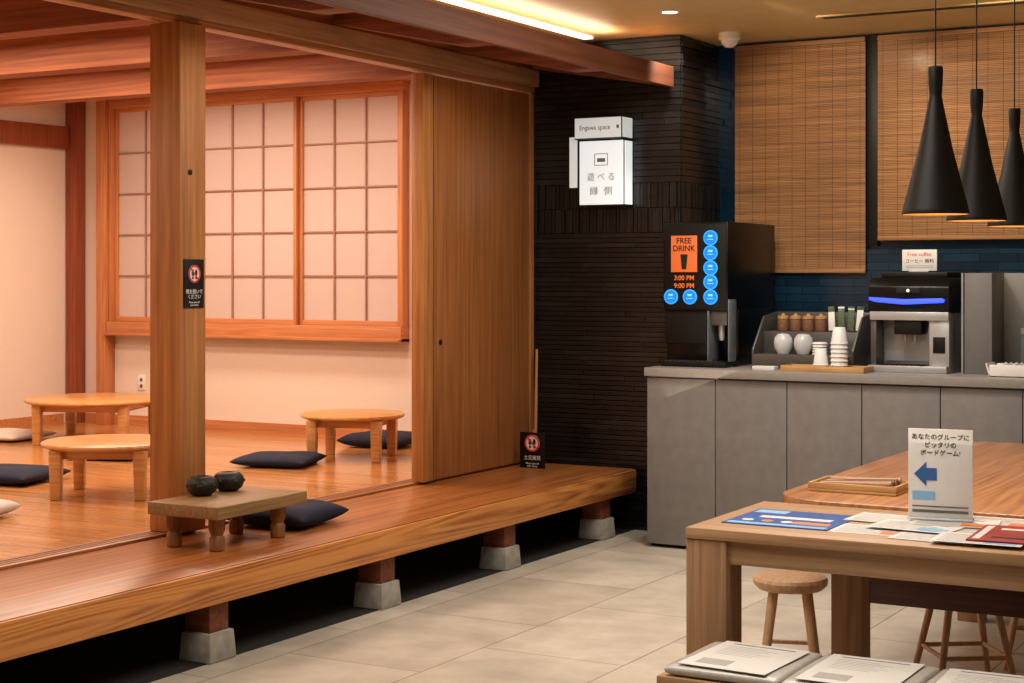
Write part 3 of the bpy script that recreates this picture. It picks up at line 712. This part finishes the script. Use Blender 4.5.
for i,x in enumerate((-1.62,-1.305,-0.985)):
    s_=sheet('printed_sheet','white printed notice sheet lying on the seat pad','paper',(x,4.10,.4325),.245,.305,.05*(i-1),M_paperw,'notice sheets on the cushions')
    b=B()
    for k in range(7): b.box(-.09,.02+.02*(k%3),.0+k*.016,.0022+k*.016,.0015,.0019,M_inkl)
    b.box(-.09,.09,.124,.130,.0015,.0019,M_ink); b.obj('printed_lines',s_)
    b=B(); b.box(-.09,.0,-.12,-.06,.0015,.0019,M_inkl); b.obj('printed_block',s_)
# papers on the table
s_=sheet('blue_flyer','glossy blue printed flyer on the oak table','flyer',(-1.69,4.65,TZ),.32,.31,.0,M_blue,th=.003)
b=B(); b.box(-.15,.15,-.145,-.115,.003,.0034,M_lblue); b.box(-.15,-.05,.08,.14,.003,.0034,M_lblue)
for k in range(4): b.lathe([(.018,.003),(.018,.0036),(0,.0036)],M_orangei if k%2 else M_paperw,(-.11+k*.06,-.07,0),14)
b.box(.03,.14,-.09,-.05,.003,.0034,M_orangei); b.box(-.10,.12,-.01,.03,.003,.0034,M_paperw); b.obj('printed_shapes',s_)
for i,(x,y,r) in enumerate(((-1.41,4.58,.05),(-1.22,4.53,-.06),(-1.43,4.79,-.04),(-1.17,4.68,.08),(-1.12,4.87,.0),(-1.32,4.66,-.1),(-1.24,4.78,.12),(-1.10,4.50,.04))):
    s_=sheet('menu_sheet','white laminated menu sheet lying on the oak table','paper',(x,y,TZ+i*.0015),.24,.17,r,M_paperw,'menu sheets on the table',.001)
    b=B()
    for k in range(8): b.box(-.105,.08-.02*(k%3),-.07+k*.018,-.067+k*.018,.001,.0013,M_ink)
    b.box(.02,.105,-.07,-.02,.001,.0013,M_lblue if i%2 else M_orangei); b.obj('printed_lines',s_)
s_=sheet('red_menu','dark red printed menu lying on the oak table','menu',(-1.0,4.60,TZ+.0125),.27,.29,.05,M_red,th=.004)
b=B(); b.box(-.125,-.105,-.12,.12,.004,.0045,M_paperw); b.box(-.08,.11,.06,.09,.004,.0045,M_paperw); b.box(-.08,.11,-.09,-.07,.004,.0045,M_inkb); b.obj('printed_bars',s_)
s_=thing('table_sign','white upright notice card in a clear stand on the table','sign',(-1.29,4.80,TZ+.0125),.12)
b=B(); b.box(-.092,.092,-.003,.003,.004,.262,M_paperw,.001); b.obj('card',s_)
b=B(); b.box(-.092,.092,-.03,.03,0,.004,M_clear,.001); b.obj('stand',s_)
text('あなたのグループに\nピッタリの\nボードゲーム!',.0185,M_inkb,s_,(0,-.0036,.215),FY,space=1.25)
b=B(); b.prism([(-.075,.13),(-.04,.165),(-.04,.148),(-.01,.148),(-.01,.112),(-.04,.112),(-.04,.095)],'Y',-.0045,-.003,M_arrow)
b.obj('arrow',s_,label='blue printed arrow')
b=B(); b.box(-.08,-.015,-.0042,-.003,.055,.08,M_lblue); b.obj('blue_block',s_)
b=B(); b.box(-.08,.08,-.0042,-.003,.018,.026,M_ink); b.box(-.08,.08,-.0042,-.003,.034,.038,M_ink); b.obj('printed_lines',s_)
s_=thing('wooden_serving_tray','small wooden tray of sticks on the large table','tray',(-1.72,5.40,TZ),.0)
b=B(); b.box(-.15,.15,-.10,.10,0,.01,M_bamtray,.003); b.box(-.15,.15,-.10,-.09,.01,.03,M_bamtray,.002); b.box(-.15,.15,.09,.10,.01,.03,M_bamtray,.002); b.box(-.15,-.14,-.09,.09,.01,.03,M_bamtray,.002); b.box(.14,.15,-.09,.09,.01,.03,M_bamtray,.002); b.obj('tray_body',s_)
for k in range(8):
    b=B(); b.rod((-.12,-.07+k*.019,.020),(.12,-.065+k*.018,.026+.006*(k%2)),.009,(M_brown,M_oak,M_darkw)[k%3],seg=10)
    o=b.obj('wooden_stick',loc=(-1.72,5.40,TZ),label='thin wooden game stick lying in the tray',cat='stick',group='wooden sticks in the tray')

# ---------------------------------------------------------------- lights
def area(loc,sx,sy,e,col,rot=(0,0,0),name='ceiling_light'):
    l=bpy.data.lights.new(name,'AREA'); l.shape='RECTANGLE'; l.size=sx; l.size_y=sy; l.energy=e; l.color=col
    o=bpy.data.objects.new(name,l); COL.objects.link(o); o.location=loc; o.rotation_euler=rot; return o
def spot(loc,tgt,e,col,ang,blend=.6,r=.04):
    l=bpy.data.lights.new('spot','SPOT'); l.energy=e; l.color=col; l.spot_size=math.radians(ang); l.spot_blend=blend; l.shadow_soft_size=r
    o=bpy.data.objects.new('spot',l); COL.objects.link(o); o.location=loc
    o.rotation_euler=(Vector(tgt)-Vector(loc)).to_track_quat('-Z','Y').to_euler(); return o
WARM=(1,.74,.56); NEU=(1,.92,.81)
for y in (3.7,5.9,7.0,8.1): area((-6.7,y,2.66),2.6,.35,49,WARM)
area((-4.3,5.6,2.45),.3,4.0,7,(1,.75,.5))
area((-3.3,6.3,.9),.6,3.5,8,(1,.8,.6),rot=(0,math.radians(160),0),name='eave_fill_light')  # unseen fill added over the walkway to brighten the eave's underside
area((-4.05,5.2,2.70),.12,6.0,16,(1,.90,.72),rot=(math.pi,0,0),name='cove_uplight')
area((-2.6,6.6,2.74),1.2,1.2,44,NEU)
area((-2.2,3.6,2.74),1.5,1.5,58,NEU)
spot((-2.9,5.6,2.75),(-2.95,6.2,0),70,NEU,60,blend=.9,r=.08)
spot((-3.45,7.7,2.75),(-3.5,8.3,1.0),26,NEU,80)
spot((-3.60,8.22,2.77),(-4.15,8.46,2.2),34,NEU,100)
spot((-2.9,7.6,2.75),(-2.9,8.97,2.0),54,(1,.78,.50),75)
spot((-1.9,7.6,2.75),(-1.9,8.97,2.0),54,(1,.78,.50),75)
spot((-2.6,6.9,2.75),(-2.6,8.0,.4),45,NEU,80)
for (x,y) in ((-1.375,5.06),(-1.42,5.75),(-1.46,6.50)): spot((x,y,1.635),(x,y,0),15,(1,.82,.62),110)
spot((-1.3,4.0,2.7),(-1.4,4.5,.7),34,NEU,60)
area((-1.2,5.5,.95),2.5,3.0,12,(1,.85,.6),rot=(math.pi,0,0),name='bounce_light')
w=bpy.data.worlds.new('w'); S.world=w; w.use_nodes=True
w.node_tree.nodes['Background'].inputs[0].default_value=(.9,.75,.6,1); w.node_tree.nodes['Background'].inputs[1].default_value=.12

# ---------------------------------------------------------------- camera
cam=bpy.data.cameras.new('camera'); cam.lens=58.0; cam.sensor_width=36; cam.shift_y=-.0669
co=bpy.data.objects.new('camera',cam); COL.objects.link(co); co.location=(0,0,1.45); co.rotation_euler=(R90,0,math.radians(29.6))
S.camera=co
